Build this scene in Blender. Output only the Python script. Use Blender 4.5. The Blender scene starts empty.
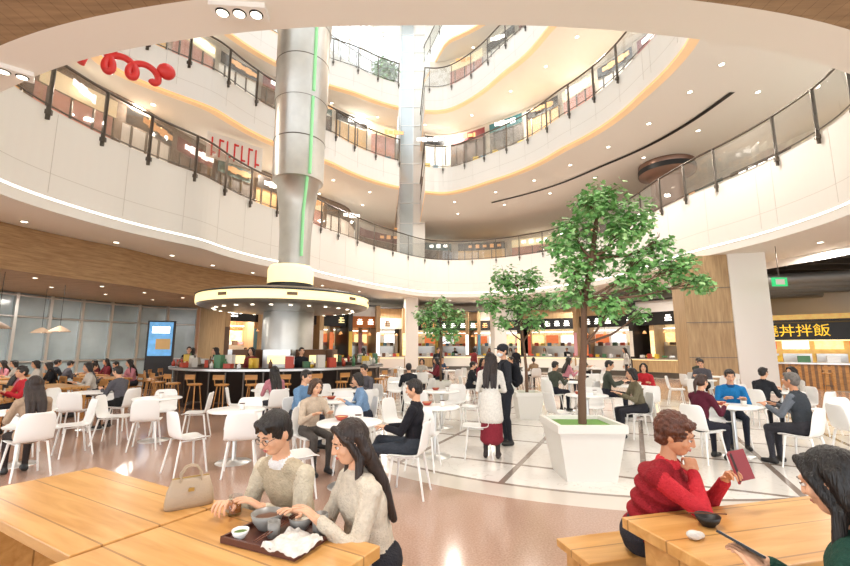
import bpy, bmesh, math, random
import numpy as np
from mathutils import Vector, Matrix, noise
random.seed(7); np.random.seed(7)
D=bpy.data; SC=bpy.context.scene
rad=math.radians
# ------------------------------------------------------------------ materials
def hexc(h):
    h=h.lstrip('#'); c=[int(h[i:i+2],16)/255 for i in (0,2,4)]
    return tuple((x/12.92 if x<=0.04045 else ((x+0.055)/1.055)**2.4) for x in c)+(1,)
MC={}
def mat(name,col,rough=.5,metal=0,emit=None,es=0,bump=0,bscale=40,var=0,vscale=6,spec=None,alpha=None):
    if name in MC: return MC[name]
    m=D.materials.new(name); m.use_nodes=True; n=m.node_tree.nodes; l=m.node_tree.links
    b=n['Principled BSDF']; c=hexc(col) if isinstance(col,str) else col
    b.inputs['Base Color'].default_value=c; b.inputs['Roughness'].default_value=rough; b.inputs['Metallic'].default_value=metal
    if spec is not None: b.inputs['Specular IOR Level'].default_value=spec
    if emit:
        b.inputs['Emission Color'].default_value=hexc(emit); b.inputs['Emission Strength'].default_value=es
    if alpha is not None: b.inputs['Alpha'].default_value=alpha
    tc=None
    if bump or var:
        tc=n.new('ShaderNodeTexCoord')
    if bump:
        nt=n.new('ShaderNodeTexNoise'); nt.inputs['Scale'].default_value=bscale; nt.inputs['Detail'].default_value=4
        l.new(tc.outputs['Object'],nt.inputs['Vector'])
        bp=n.new('ShaderNodeBump'); bp.inputs['Strength'].default_value=bump; bp.inputs['Distance'].default_value=.02
        l.new(nt.outputs['Fac'],bp.inputs['Height']); l.new(bp.outputs['Normal'],b.inputs['Normal'])
    if var:
        nt=n.new('ShaderNodeTexNoise'); nt.inputs['Scale'].default_value=vscale; nt.inputs['Detail'].default_value=5
        l.new(tc.outputs['Object'],nt.inputs['Vector'])
        r=n.new('ShaderNodeValToRGB'); r.color_ramp.elements[0].position=.3; r.color_ramp.elements[1].position=.7
        r.color_ramp.elements[0].color=tuple(x*(1-var) for x in c[:3])+(1,); r.color_ramp.elements[1].color=tuple(min(1,x*(1+var)) for x in c[:3])+(1,)
        l.new(nt.outputs['Fac'],r.inputs['Fac']); l.new(r.outputs['Color'],b.inputs['Base Color'])
    MC[name]=m; return m
def woodmat(name,c1,c2,rough=.35,sc=(1.2,14,14),plank=0,ax=1):
    if name in MC: return MC[name]
    m=D.materials.new(name); m.use_nodes=True; n=m.node_tree.nodes; l=m.node_tree.links; b=n['Principled BSDF']
    tc=n.new('ShaderNodeTexCoord'); mp=n.new('ShaderNodeMapping'); mp.inputs['Scale'].default_value=sc
    l.new(tc.outputs['Object'],mp.inputs['Vector'])
    nt=n.new('ShaderNodeTexNoise'); nt.inputs['Scale'].default_value=1.6; nt.inputs['Detail'].default_value=7; nt.inputs['Distortion'].default_value=.6
    l.new(mp.outputs['Vector'],nt.inputs['Vector'])
    r=n.new('ShaderNodeValToRGB'); r.color_ramp.elements[0].position=.32; r.color_ramp.elements[1].position=.68
    r.color_ramp.elements[0].color=hexc(c1); r.color_ramp.elements[1].color=hexc(c2)
    l.new(nt.outputs['Fac'],r.inputs['Fac']); out=r.outputs['Color']
    if plank:
        sp=n.new('ShaderNodeSeparateXYZ'); l.new(tc.outputs['Object'],sp.inputs[0])
        mm=n.new('ShaderNodeMath'); mm.operation='MODULO'; mm.inputs[1].default_value=plank
        ad=n.new('ShaderNodeMath'); ad.operation='ADD'; ad.inputs[1].default_value=100*plank
        l.new(sp.outputs[ax],ad.inputs[0]); l.new(ad.outputs[0],mm.inputs[0])
        lt=n.new('ShaderNodeMath'); lt.operation='LESS_THAN'; lt.inputs[1].default_value=plank*.04; l.new(mm.outputs[0],lt.inputs[0])
        mx=n.new('ShaderNodeMixRGB'); mx.blend_type='MULTIPLY'; mx.inputs['Color2'].default_value=(.55,.5,.45,1)
        l.new(lt.outputs[0],mx.inputs['Fac']); l.new(out,mx.inputs['Color1']); out=mx.outputs['Color']
    l.new(out,b.inputs['Base Color']); b.inputs['Roughness'].default_value=rough
    MC[name]=m; return m
WHITE=mat('white_panel','#f1eee8',.45)
WHITE2=mat('white_ceiling_paint','#f1ede5',.7)
CREAM=mat('cream_wall','#e8dfd0',.6)
PLAST=mat('white_plastic','#f4f3f0',.3)
STEEL=mat('brushed_steel','#d0d0cc',.36,.92,var=.05,vscale=3)
DSTEEL=mat('dark_metal','#6a635c',.35,.8)
LSTEEL=mat('light_metal','#d6d6d4',.3,.8)
BLACK=mat('black_matte','#1b1a1a',.5)
DARK=mat('dark_counter','#2e2a28',.35)
EWHITE=mat('led_white','#ffffff',.5,emit='#fff8ee',es=3)
EWARM=mat('led_warm','#e2b682',.5,emit='#ffb068',es=.75)
ECOVE=mat('cove_glow','#ead2b0',.6,emit='#ffc07c',es=.32)
EYEL=mat('led_yellow','#fff0c0',.5,emit='#ffe9a8',es=1.0)
EGREEN=mat('led_green','#9fe0a8',.5,emit='#8be59a',es=.35)
TABW=woodmat('oak_table_wood','#c08a48','#dba968',.3,(1.0,9,9),.26,1)
WOODP=woodmat('light_wood_panel','#a98a63','#c4a67c',.5,(8,8,.8))
WOODC=woodmat('ceiling_wood','#8f7558','#ab8e6c',.6,(1,8,8),.16,0)
WOODB=woodmat('bulkhead_wood','#a07d58','#bb9a70',.55,(1.2,1.2,10),.12,2)
WOODS=woodmat('stool_wood','#b37a3e','#d09a58',.4,(2,9,9))
BRICK=mat('brown_brick','#8a7868',.8,var=.25,vscale=9)
WINGL=mat('tinted_window','#a3b2b6',.12,0,var=.3,vscale=.6)
SKIN=mat('skin','#dba988',.5,var=.05,vscale=20,bump=.12,bscale=160)
SKIN2=mat('skin_tan','#cd936f',.5,var=.05,vscale=20,bump=.15,bscale=140)
LIP=mat('lips','#b3605a',.45); EYEW=mat('eye_white','#f2eeea',.3); IRIS=mat('iris','#20130d',.15)
def glassmat(name,tint,fac,diff=None,df=0):
    G=D.materials.new(name); G.use_nodes=True; n=G.node_tree.nodes; l=G.node_tree.links; n.remove(n['Principled BSDF'])
    t=n.new('ShaderNodeBsdfTransparent'); t.inputs[0].default_value=tint; g=n.new('ShaderNodeBsdfGlossy'); g.inputs['Roughness'].default_value=.03
    x=n.new('ShaderNodeMixShader'); x.inputs[0].default_value=fac; l.new(t.outputs[0],x.inputs[1]); l.new(g.outputs[0],x.inputs[2]); o=x
    if diff:
        d=n.new('ShaderNodeBsdfDiffuse'); d.inputs[0].default_value=hexc(diff); y=n.new('ShaderNodeMixShader'); y.inputs[0].default_value=df; l.new(x.outputs[0],y.inputs[1]); l.new(d.outputs[0],y.inputs[2]); o=y
    l.new(o.outputs[0],n['Material Output'].inputs[0]); return G
GLASSM=glassmat('clear_glass',(.93,.96,.96,1),.1)
GLASSR=glassmat('railing_glass',(.84,.86,.85,1),.14,'#b9b4ac',.2)
GLASSB=glassmat('bronze_railing_glass',(.80,.74,.68,1),.10,'#a39280',.38)
def cloth(c,b=.5): return mat('cloth_'+c.strip('#'),c,.85,bump=b+.2,bscale=90,spec=.2,var=.1,vscale=35)
def hairm(c='#1c1410'): 
    k='hair_'+c.strip('#')
    if k in MC: return MC[k]
    m=mat(k,c,.42,var=.35,vscale=30)
    n=m.node_tree.nodes; l=m.node_tree.links; tc=n.new('ShaderNodeTexCoord'); mp=n.new('ShaderNodeMapping'); mp.inputs['Scale'].default_value=(160,160,9)
    nt=n.new('ShaderNodeTexNoise'); nt.inputs['Scale'].default_value=1; l.new(tc.outputs['Object'],mp.inputs[0]); l.new(mp.outputs[0],nt.inputs['Vector'])
    bp=n.new('ShaderNodeBump'); bp.inputs['Strength'].default_value=.8; bp.inputs['Distance'].default_value=.01; l.new(nt.outputs['Fac'],bp.inputs['Height']); l.new(bp.outputs[0],n['Principled BSDF'].inputs['Normal'])
    return m
# ------------------------------------------------------------------ mesh builder
class MB:
    def __init__(s): s.v=[];s.f=[];s.mi=[];s.sm=[];s.mats=[];s.M=Matrix.Identity(4)
    def idx(s,m):
        if m not in s.mats: s.mats.append(m)
        return s.mats.index(m)
    def add(s,vs,fs,m,smooth=False):
        o=len(s.v); M=s.M
        s.v.extend([tuple(M@Vector(p)) for p in vs]); i=s.idx(m)
        for f in fs: s.f.append(tuple(o+k for k in f)); s.mi.append(i); s.sm.append(smooth)
    def addraw(s,vs,fs,mats,smooth=True):
        o=len(s.v); s.v.extend([tuple(p) for p in vs])
        ids=[s.idx(m) for m in mats] if isinstance(mats,list) else [s.idx(mats)]*len(fs)
        for f,i in zip(fs,ids): s.f.append(tuple(o+int(k) for k in f)); s.mi.append(i); s.sm.append(smooth)
    def box(s,c,d,m,rz=0,R=None):
        x,y,z=d[0]/2,d[1]/2,d[2]/2
        R=R or Matrix.Rotation(rz,3,'Z'); c=Vector(c)
        vs=[c+R@Vector(p) for p in [(-x,-y,-z),(x,-y,-z),(x,y,-z),(-x,y,-z),(-x,-y,z),(x,-y,z),(x,y,z),(-x,y,z)]]
        s.add(vs,[(0,3,2,1),(4,5,6,7),(0,1,5,4),(1,2,6,5),(2,3,7,6),(3,0,4,7)],m)
    def tube(s,pts,rs,m,n=10,caps=True):
        pts=[Vector(p) for p in pts]
        if not hasattr(rs,'__len__'): rs=[rs]*len(pts)
        vs=[];fs=[]; up=None
        for i,p in enumerate(pts):
            a=pts[max(0,i-1)]; b=pts[min(len(pts)-1,i+1)]; d=(b-a).normalized()
            if up is None: up=Vector((0,0,1)) if abs(d.z)<.9 else Vector((1,0,0))
            x=up.cross(d).normalized(); y=d.cross(x); up=y
            for k in range(n):
                t=2*math.pi*k/n; vs.append(p+(x*math.cos(t)+y*math.sin(t))*rs[i])
        for i in range(len(pts)-1):
            for k in range(n):
                fs.append((i*n+k,i*n+(k+1)%n,(i+1)*n+(k+1)%n,(i+1)*n+k))
        s.add(vs,fs,m,True)
        if caps:
            s.add([vs[k] for k in range(n)],[tuple(range(n))[::-1]],m); L=(len(pts)-1)*n
            s.add([vs[L+k] for k in range(n)],[tuple(range(n))],m)
    def lathe(s,prof,c,m,n=32,smooth=True,sy=1):
        c=Vector(c); vs=[];fs=[]
        for r,z in prof:
            for k in range(n):
                t=2*math.pi*k/n; vs.append((c.x+r*math.cos(t),c.y+r*sy*math.sin(t),c.z+z))
        for i in range(len(prof)-1):
            for k in range(n):
                fs.append((i*n+k,i*n+(k+1)%n,(i+1)*n+(k+1)%n,(i+1)*n+k))
        s.add(vs,fs,m,smooth)
    def ell(s,c,r,m,R=None,nu=12,nv=8):
        R=R or Matrix.Identity(3); c=Vector(c); vs=[];fs=[]
        for i in range(nv+1):
            a=math.pi*i/nv
            for k in range(nu):
                t=2*math.pi*k/nu; vs.append(c+R@Vector((r[0]*math.sin(a)*math.cos(t),r[1]*math.sin(a)*math.sin(t),-r[2]*math.cos(a))))
        for i in range(nv):
            for k in range(nu): fs.append((i*nu+k,i*nu+(k+1)%nu,(i+1)*nu+(k+1)%nu,(i+1)*nu+k))
        s.add(vs,fs,m,True)
    def mesh(s,name):
        me=D.meshes.new(name); me.from_pydata(s.v,[],s.f)
        for m in s.mats: me.materials.append(m)
        me.polygons.foreach_set('material_index',s.mi); me.polygons.foreach_set('use_smooth',s.sm); me.update(); return me
    def obj(s,name,loc=(0,0,0),rz=0,bevel=0,parent=None):
        o=D.objects.new(name,s.mesh(name)); SC.collection.objects.link(o); o.location=loc; o.rotation_euler=(0,0,rz)
        if bevel:
            b=o.modifiers.new('bevel','BEVEL'); b.width=bevel; b.segments=2; b.limit_method='ANGLE'; b.angle_limit=rad(40)
        if parent: o.parent=parent
        return o
def inst(name,me,loc,rz=0,sc=1):
    o=D.objects.new(name,me); SC.collection.objects.link(o); o.location=loc; o.rotation_euler=(0,0,rz); o.scale=(sc,sc,sc); return o
# ------------------------------------------------------------------ voxel bodies
_ico=bmesh.new(); bmesh.ops.create_icosphere(_ico,subdivisions=3,radius=1)
IV=np.array([v.co[:] for v in _ico.verts]); IF=[tuple(v.index for v in f.verts) for f in _ico.faces]; _ico.free()
def voxelize(V,F,vox,it=3):
    me=D.meshes.new('tmp'); me.from_pydata([tuple(v) for v in V],[],F); ob=D.objects.new('tmp',me); SC.collection.objects.link(ob)
    r=ob.modifiers.new('r','REMESH'); r.mode='VOXEL'; r.voxel_size=vox
    if it: sm=ob.modifiers.new('s','SMOOTH'); sm.factor=.5; sm.iterations=it
    dg=bpy.context.evaluated_depsgraph_get(); ev=ob.evaluated_get(dg); m2=ev.to_mesh()
    vs=np.empty(len(m2.vertices)*3); m2.vertices.foreach_get('co',vs); vs=vs.reshape(-1,3)
    fs=[tuple(p.vertices) for p in m2.polygons]
    ev.to_mesh_clear(); D.objects.remove(ob); D.meshes.remove(me)
    return vs,fs
class Prims:
    def __init__(s): s.p=[]
    def cap(s,a,b,ra,rb,l='x'): s.p.append(('c',Vector(a),Vector(b),ra,rb,l))
    def ell(s,c,r,l='x',R=None,M=None):
        T=Matrix.Translation(Vector(c))@(R.to_4x4() if R else Matrix.Identity(4))
        if M is not None: T=M@T
        s.p.append(('e',T,Vector(r),l))
    def build(s):
        V=[];F=[];o=0
        def put(vs,fs):
            nonlocal o
            V.append(vs); F.extend([tuple(i+o for i in f) for f in fs]); o+=len(vs)
        for p in s.p:
            if p[0]=='c':
                _,a,b,ra,rb,l=p
                put(IV*ra+np.array(a[:]),IF); put(IV*rb+np.array(b[:]),IF)
                d=(b-a)
                if d.length<1e-4: continue
                d.normalize(); x=d.orthogonal().normalized(); y=d.cross(x); n=18; vs=[]
                for c,r in ((a,ra),(b,rb)):
                    for k in range(n):
                        t=2*math.pi*k/n; vs.append((c+(x*math.cos(t)+y*math.sin(t))*r)[:])
                fs=[(k,(k+1)%n,n+(k+1)%n,n+k) for k in range(n)]+[tuple(range(n))[::-1],tuple(range(n,2*n))]
                put(np.array(vs),fs)
            else:
                _,T,r,l=p; A=np.array(T)
                vs=(IV*np.array(r[:]))@A[:3,:3].T+A[:3,3]; put(vs,IF)
        return np.concatenate(V),F
    def label(s,pts):
        best=np.full(len(pts),1e9); lab=np.zeros(len(pts),int); names=[]
        for p in s.p:
            l=p[-1]
            if l not in names: names.append(l)
            if p[0]=='c':
                a=np.array(p[1][:]);b=np.array(p[2][:]); d=b-a; q=max(1e-9,d@d); t=np.clip((pts-a)@d/q,0,1)
                dd=np.linalg.norm(pts-(a+t[:,None]*d),axis=1)-(p[3]+(p[4]-p[3])*t)
            else:
                A=np.linalg.inv(np.array(p[1])); w=pts@A[:3,:3].T+A[:3,3]; r=np.array(p[2][:])
                dd=(np.linalg.norm(w/r,axis=1)-1)*r.min()
            k=dd<best; best[k]=dd[k]; lab[k]=names.index(l)
        return lab,names
def make_hand(curl,vox):
    P=Prims(); P.cap((0,-.03,0),(0,.01,0),.026,.026); 
    P.ell((0,.05,0),(.04,.05,.014)); P.cap((-.028,.02,0),(-.03,.08,0),.013,.011); P.cap((.02,.02,0),(.028,.08,0),.014,.011); P.cap((0,.02,0),(0,.085,0),.013,.011)
    for x,L,sp in ((.031,.068,.07),(.0105,.078,.02),(-.0105,.072,-.03),(-.031,.056,-.1)):
        p=Vector((x,.082,0)); a=0
        for k,q in enumerate((.45,.31,.24)):
            a+=curl*(1,.9,.7)[k]; d=Vector((math.sin(sp),math.cos(a),-math.sin(a))); d.normalize(); e=p+d*L*q*1.15
            P.cap(p,e,.0088-.0009*k,.0082-.0009*k); p=e
    p=Vector((.03,.015,-.004)); 
    for k,(L,r) in enumerate(((.04,.0115),(.03,.0095),(.024,.0085))):
        a=.75-.28*k; d=Vector((math.sin(a),math.cos(a),-.25-.25*curl*k)).normalized(); e=p+d*L; P.cap(p,e,r,r*.9); p=e
    return voxelize(*P.build(),vox,1)
HANDS={k:make_hand(c,.0045) for k,c in (('relax',.3),('grip',.85),('flat',.08))}
def make_head(fem):
    P=Prims(); w=.97 if fem else 1
    P.ell((0,-.012,.03),(.075*w,.093,.088)); P.ell((0,.012,-.02),(.067*w,.078,.088)); P.ell((0,.035,-.068),(.044*w,.05,.042))
    P.cap((0,.088,.022),(0,.103,-.018),.0085,.0125); P.ell((0,.1,-.022),(.017,.012,.009))
    P.ell((.036,.06,-.02),(.026,.024,.024)); P.ell((-.036,.06,-.02),(.026,.024,.024)); P.cap((-.035,.077,.032),(.035,.077,.032),.011,.011)
    P.ell((0,.083,-.05),(.023,.011,.013))
    for s in (1,-1): P.ell((.076*w*s,-.012,-.005),(.011,.02,.033),R=Matrix.Rotation(.25*s,3,'Z'))
    return voxelize(*P.build(),.0052,2)
HEADS={0:make_head(0),1:make_head(1)}
def ik(a,t,l1,l2,pole):
    a=Vector(a);t=Vector(t); d=t-a; L=min(d.length,(l1+l2)*.985); d.normalize(); t=a+d*L
    x=(l1*l1-l2*l2+L*L)/(2*L); h=math.sqrt(max(0,l1*l1-x*x)); p=Vector(pole); p=(p-d*p.dot(d)).normalized()
    return a+d*x+p*h,t
def person(name,loc,ang,pose='sit',top='#333333',sleeve=None,bottom='#2b2b33',hair='#1c1410',style='short',lean=8,h=1.0,head=(0,0,0),
           hl=None,hr=None,fem=0,glasses=False,mask=False,cap=None,shoe='#222222',grip='relax',vox=.02,coat=False,skirt=False,backpack=None,collar=None,
           legs=None,wr=.004,skin=None,puffy=0,z0=0,link=True,pl=None,pr=None,bulk=1.0):
    skin=skin or SKIN; sit=pose=='sit'; fs=.92 if fem else 1.0
    P=Prims(); Pz=Vector((0,0,.565 if sit else .92)); L=rad(lean); d=Vector((0,math.sin(L),math.cos(L))); fw=Vector((0,math.cos(L),-math.sin(L)))
    RL=Matrix.Rotation(-L,3,'X'); N=Pz+d*.49; sh=.17*fs; b=bulk
    P.ell(Pz+d*.33,(.162*fs*b,.112*b,.175),'top',RL); P.ell(Pz+d*.17,(.145*fs*b,.108*b,.17),'top',RL)
    P.cap(Pz+d*.43+Vector((-sh,0,0)),Pz+d*.43+Vector((sh,0,0)),.062,.062,'top'); P.cap(Pz+d*.46+Vector((-.09,0,0)),Pz+d*.46+Vector((.09,0,0)),.06,.06,'top')
    P.ell(Pz+Vector((0,0,.03)),(.168*b,.125*b,.11),'top' if not sit else 'bottom'); P.ell(Pz+Vector((0,-.01,-.01)),(.17,.13,.11),'top' if (coat and not sit) else 'bottom')
    if puffy:
        for q in (.05,.14,.23,.32,.4): P.ell(Pz+d*q+fw*.01,(.175*fs*b,.135*b,.055),'top',RL)
    Hc=N+d*.06+Vector((0,.025+.02*math.sin(L),.1)); 
    Rh=Matrix.Rotation(rad(head[0]),3,'Z')@Matrix.Rotation(rad(-head[1]),3,'X')@Matrix.Rotation(rad(head[2]),3,'Y')
    Hc=Hc+Rh@Vector((0,0,.02)); P.cap(N-d*.02,Hc+Rh@Vector((0,-.015,-.07)),.052*fs,.05*fs,'skin')
    P.ell(N+d*.012,(.075,.072,.032),'collar' if collar else 'top',RL)
    for s in (1,-1):
        hip=Pz+Vector((.088*s,0,-.01))
        if legs: kn,an=legs[0 if s<0 else 1]; kn=Vector(kn); an=Vector(an)
        elif sit: kn=Vector((.12*s,.43,.52)); an=Vector((.11*s,.41,.09))
        else: kn=Vector((.095*s,.03,.5)); an=Vector((.1*s,-.02,.09))
        P.cap(hip,kn,.088*fs,.06*fs,'bottom'); P.cap(kn,an,.057*fs,.04*fs,'bottom' if not (skirt and not sit) else 'shoe'); P.cap(kn+(an-kn)*.25+Vector((0,-.012,0)),kn+(an-kn)*.45+Vector((0,-.008,0)),.054*fs,.05*fs,'bottom' if not (skirt and not sit) else 'shoe')
        P.cap(an+Vector((0,-.03,-.045)),an+Vector((.015*s,.13,-.05)),.043,.036,'shoe'); P.cap(an,an+Vector((0,0,-.03)),.04,.045,'shoe')
    if skirt:
        if sit: P.ell(Pz+Vector((0,.2,-.03)),(.2,.28,.1),'bottom')
        else: 
            for q in np.linspace(.62 if coat else 0,1.15,14): P.ell((0,0,.9-.52*q),(.15+.04*q,.115+.04*q,.1),'bottom')
    if coat:
        if sit: P.ell(Pz+Vector((0,.02,0)),(.195,.16,.13),'top')
        else:
            for q in np.linspace(0,1,16): P.ell((0,-.005,1.0-.38*q),(.17+.035*q,.13+.035*q,.1),'top')
    hands=[]; J={}
    for s,t,po in ((-1,hl,pl),(1,hr,pr)):
        S=Pz+d*.435+Vector((sh*1.02*s,0,0))
        if t is None: t=(.14*s,.40,.84) if sit else (.25*s,.06,.80)
        pole=po or ((.45*s,-.4,-1) if sit else (.5*s,-1,0))
        e,w=ik(S,t,.285,.245,pole); rr=.008+.012*(1 if puffy>1 else 0)
        P.cap(S,e,.052*fs+rr,.041*fs+rr,'sleeve'); P.cap(e,e+(w-e)*.93,.041*fs+rr,.03*fs+rr,'sleeve')
        f=(w-e).normalized(); up=Vector((0,0,1)) if abs(f.z)<.85 else Vector((s,0,0))
        if abs(f.z)>=.85 and f.z>0: up=Vector((.3*s,1,0))
        z=(up-f*up.dot(f)).normalized(); x=f.cross(z); R=Matrix((x,f,z)).transposed()
        hands.append((s,R,w)); J['hand_l' if s<0 else 'hand_r']=w+f*.07; J['R_l' if s<0 else 'R_r']=R
    V,F=voxelize(*P.build(),vox,3)
    cen=np.array([V[list(f)].mean(0) for f in F]); lab,names=P.label(cen)
    lv,ln=P.label(V)
    amp=wr
    for i in range(len(V)):
        if ln[lv[i]] in('skin','shoe'): continue
        p=Vector(V[i]); k=noise.noise(p*9)+.6*noise.noise(p*22+Vector((3,1,7))); V[i]+=np.array((p-Vector((0,.05,p.z))).normalized()[:])*k*amp
    mm={'top':cloth(top),'sleeve':cloth(sleeve or top),'bottom':cloth(bottom),'skin':skin,'shoe':mat('shoe_'+shoe.strip('#'),shoe,.5),'collar':cloth(collar or top)}
    B=MB(); B.addraw(V,F,[mm[names[i]] for i in lab])
    for s,R,w in hands:
        hv,hf=HANDS[grip if isinstance(grip,str) else grip[0 if s<0 else 1]]; v=hv.copy()
        if s>0: v[:,0]*=-1; hf=[f[::-1] for f in hf]
        v=v*(.9 if fem else 1)@np.array(R).T+np.array(w[:]); B.addraw(v,hf,skin)
    hv,hf=HEADS[fem]; A=np.array(Rh); B.addraw(hv@A.T+np.array(Hc[:]),hf,skin)
    HM=Matrix.Translation(Hc)@Rh.to_4x4(); B.M=HM
    for s in (1,-1):
        B.ell((.031*s,.0815,.008),(.0135,.008,.0065),EYEW); B.ell((.031*s,.087,.008),(.0065,.004,.0062),IRIS,nu=8,nv=6)
        B.tube([(.017*s,.089,.013),(.031*s,.0915,.0165),(.046*s,.084,.012)],[.0015,.0022,.0015],IRIS,6)
        B.tube([(.015*s,.09,.03),(.031*s,.0905,.036),(.05*s,.08,.03)],[.0025,.0032,.0015],hairm(hair),6)
    if not mask:
        B.tube([(-.022,.089,-.052),(-.008,.0955,-.0485),(0,.0955,-.05),(.008,.0955,-.0485),(.022,.089,-.052)],[.001,.004,.0038,.004,.001],LIP,8)
        B.tube([(-.02,.088,-.053),(0,.0945,-.0575),(.02,.088,-.053)],[.001,.0048,.001],LIP,8)
    else:
        mk=mat('face_mask','#e6edf2',.8); B.ell((0,.052,-.045),(.062,.064,.045),mk,nu=20,nv=12)
        for s in (1,-1): B.tube([(.055*s,.06,-.03),(.078*s,0,-.005)],.0015,mk,5)
    if glasses:
        for s in (1,-1):
            pts=[(.032*s+.022*math.cos(t),.1-.003*abs(math.cos(t)),.006+.017*math.sin(t)) for t in np.linspace(0,2*math.pi,17)]; B.tube(pts,.0016,BLACK,5)
            B.tube([(.053*s,.098,.01),(.077*s,.03,.01),(.08*s,-.02,.008)],.0016,BLACK,5)
        B.tube([(-.01,.101,.01),(.01,.101,.01)],.0016,BLACK,5)
    B.M=Matrix.Identity(4)
    if style!='none':
        Q=Prims(); Q.ell((0,-.022,.028),(.085,.098,.1),'h',M=HM); ha=.005
        bk=lambda q,dy: Pz+d*q-fw*dy
        H=lambda p: HM@Vector(p)
        if style=='short': Q.ell((0,.05,.088),(.058,.035,.026),'h',M=HM); Q.ell((0,-.05,-.03),(.068,.055,.05),'h',M=HM)
        if style=='parted':
            Q.ell((.02,.052,.09),(.05,.036,.03),'h',M=HM); Q.ell((-.035,.04,.085),(.035,.036,.028),'h',M=HM); Q.ell((0,-.05,-.03),(.07,.055,.05),'h',M=HM); Q.ell((0,-.02,.06),(.088,.095,.08),'h',M=HM)
            Q.cap(H((.02,.075,.085)),H((.055,.075,.045)),.014,.008); Q.cap(H((-.02,.08,.085)),H((-.045,.078,.05)),.014,.008)
        if style=='perm':
            Q.ell((0,-.03,.04),(.098,.105,.105),'h',M=HM); Q.ell((0,.045,.09),(.065,.04,.03),'h',M=HM); Q.ell((0,-.055,-.03),(.08,.06,.06),'h',M=HM); ha=.012
        if style in('long','bob'):
            for s in (1,-1):
                Q.cap(H((.03*s,.055,.095)),H((.072*s,.035,.02)),.02,.018); Q.cap(H((.074*s,.03,.03)),H((.08*s,.0,-.1)),.02,.022); Q.cap(H((.07*s,-.04,.03)),H((.072*s,-.05,-.1)),.035,.035)
            Q.ell((0,-.05,-.05),(.085,.06,.09),'h',M=HM)
        if style=='long':
            for x in (-.075,-.03,.03,.075):
                a=H((x,-.055,-.06)); Q.cap(a,bk(.42,.1)+Vector((x*1.1,0,0)),.04,.04); Q.cap(bk(.42,.1)+Vector((x*1.1,0,0)),bk(.22+.03*math.cos(x*60),.125)+Vector((x*1.2,0,0)),.04,.022)
            for s in (1,-1): Q.cap(H((.08*s,0,-.09)),Pz+d*.36+Vector((.1*s,.07,0)),.024,.016)
        if style=='pony':
            Q.ell((0,-.04,-.02),(.075,.07,.06),'h',M=HM); Q.cap(H((0,-.12,.03)),H((0,-.15,-.04)),.026,.03); Q.cap(H((0,-.15,-.04)),H((0,-.13,-.2)),.03,.014); Q.ell((0,.045,.088),(.058,.035,.026),'h',M=HM)
        hv,hf=voxelize(*Q.build(),.0065 if vox<.015 else .01,2)
        for i in range(len(hv)):
            p=Vector(hv[i]); q=p-Hc; a=math.atan2(q.y,q.x)
            k=noise.noise(Vector((a*9,q.z*6,3)))+.7*noise.noise(Vector((a*24,q.z*5,1))) if style!='perm' else noise.noise(p*45)+.5*noise.noise(p*90)
            hv[i]+=np.array(Vector((q.x,q.y,.3*q.z)).normalized()[:])*k*ha
        B.addraw(hv,hf,hairm(hair))
    if cap:
        B.M=HM; cm=cloth(cap); B.ell((0,-.015,.055),(.094,.108,.085),cm,nu=24,nv=12); B.ell((0,.1,.06),(.06,.06,.008),cm,nu=16); B.M=Matrix.Identity(4)
    if backpack:
        bm=cloth(backpack); c=Pz+d*.25-fw*.2; B.ell(c,(.15,.09,.22),bm,RL,20,14); B.ell(c-fw*.07-d*.07,(.11,.05,.1),bm,RL,16,10)
        for s in (1,-1): B.tube([c+Vector((.09*s,.03,.16)),Pz+d*.5+Vector((.09*s,-.02,0)),Pz+d*.45+Vector((.11*s,.085,0)),Pz+d*.25+Vector((.12*s,.12,0)),c+Vector((.12*s,.05,-.12))],.016,bm,8)
    M=Matrix.Translation(Vector((loc[0],loc[1],z0)))@Matrix.Rotation(rad(ang-90),4,'Z')@Matrix.Scale(h,4)
    J={k:(M@v if not k.startswith('R_') else (M.to_3x3()@v)) for k,v in J.items()}
    J['head']=M@Hc; me=B.mesh(name); J['mesh']=me
    if link: inst(name,me,(loc[0],loc[1],z0),rad(ang-90),h)
    return J
# ---- main people -------------------------------------------------
def dirv(a): return Vector((math.cos(rad(a)),math.sin(rad(a)),0))
Jman=person('seated_man',(-.75,2.78),-120,top='#b9ab92',sleeve='#cfc4ae',bottom='#3a3a40',style='parted',lean=21,h=.97,head=(-4,24,0),hl=(-.1,.38,.84),hr=(.16,.40,.82),glasses=True,vox=.011,collar='#e6e6e6',wr=.008,grip=('relax','grip'))
Jwom=person('seated_woman',(-.27,2.46),-148,top='#d3c8b6',bottom='#2a2a30',style='long',lean=13,h=.95,head=(-4,20,0),hl=(-.1,.36,.88),hr=(.10,.40,.86),fem=1,vox=.011,wr=.011,hair='#2a1b14',coat=True,bulk=1.18,grip=('relax','relax'))
Jred=person('seated_older_woman',(1.33,2.78),-46,top='#8f1f28',sleeve='#c5303a',bottom='#33333a',style='perm',hair='#5a3120',lean=19,h=.95,head=(8,20,4),hl=(-.16,.42,.95),hr=(-.02,.29,1.0),fem=1,vox=.011,puffy=1,collar='#c5303a',skin=SKIN2,pr=(.5,.6,-1),grip=('grip','grip'),bulk=1.2)
Jgrn=person('seated_girl',(1.53,1.52),126,top='#23453a',bottom='#23232b',style='long',hair='#120d0b',lean=10,h=.96,head=(-6,22,0),hl=(-.14,.34,.87),hr=(-.02,.36,.87),fem=1,vox=.011,wr=.008,grip='relax',bulk=1.12)
Jblk=person('seated_man_in_jacket',(-.14,5.2),168,top='#24242a',bottom='#3b4048',style='short',lean=-4,h=.95,head=(0,14,0),vox=.014,hl=(-.1,.32,.78),hr=(.1,.34,.76),wr=.009,legs=[((-.13,.43,.53),(-.1,.5,.09)),((.08,.45,.6),(-.1,.62,.3))])
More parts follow.
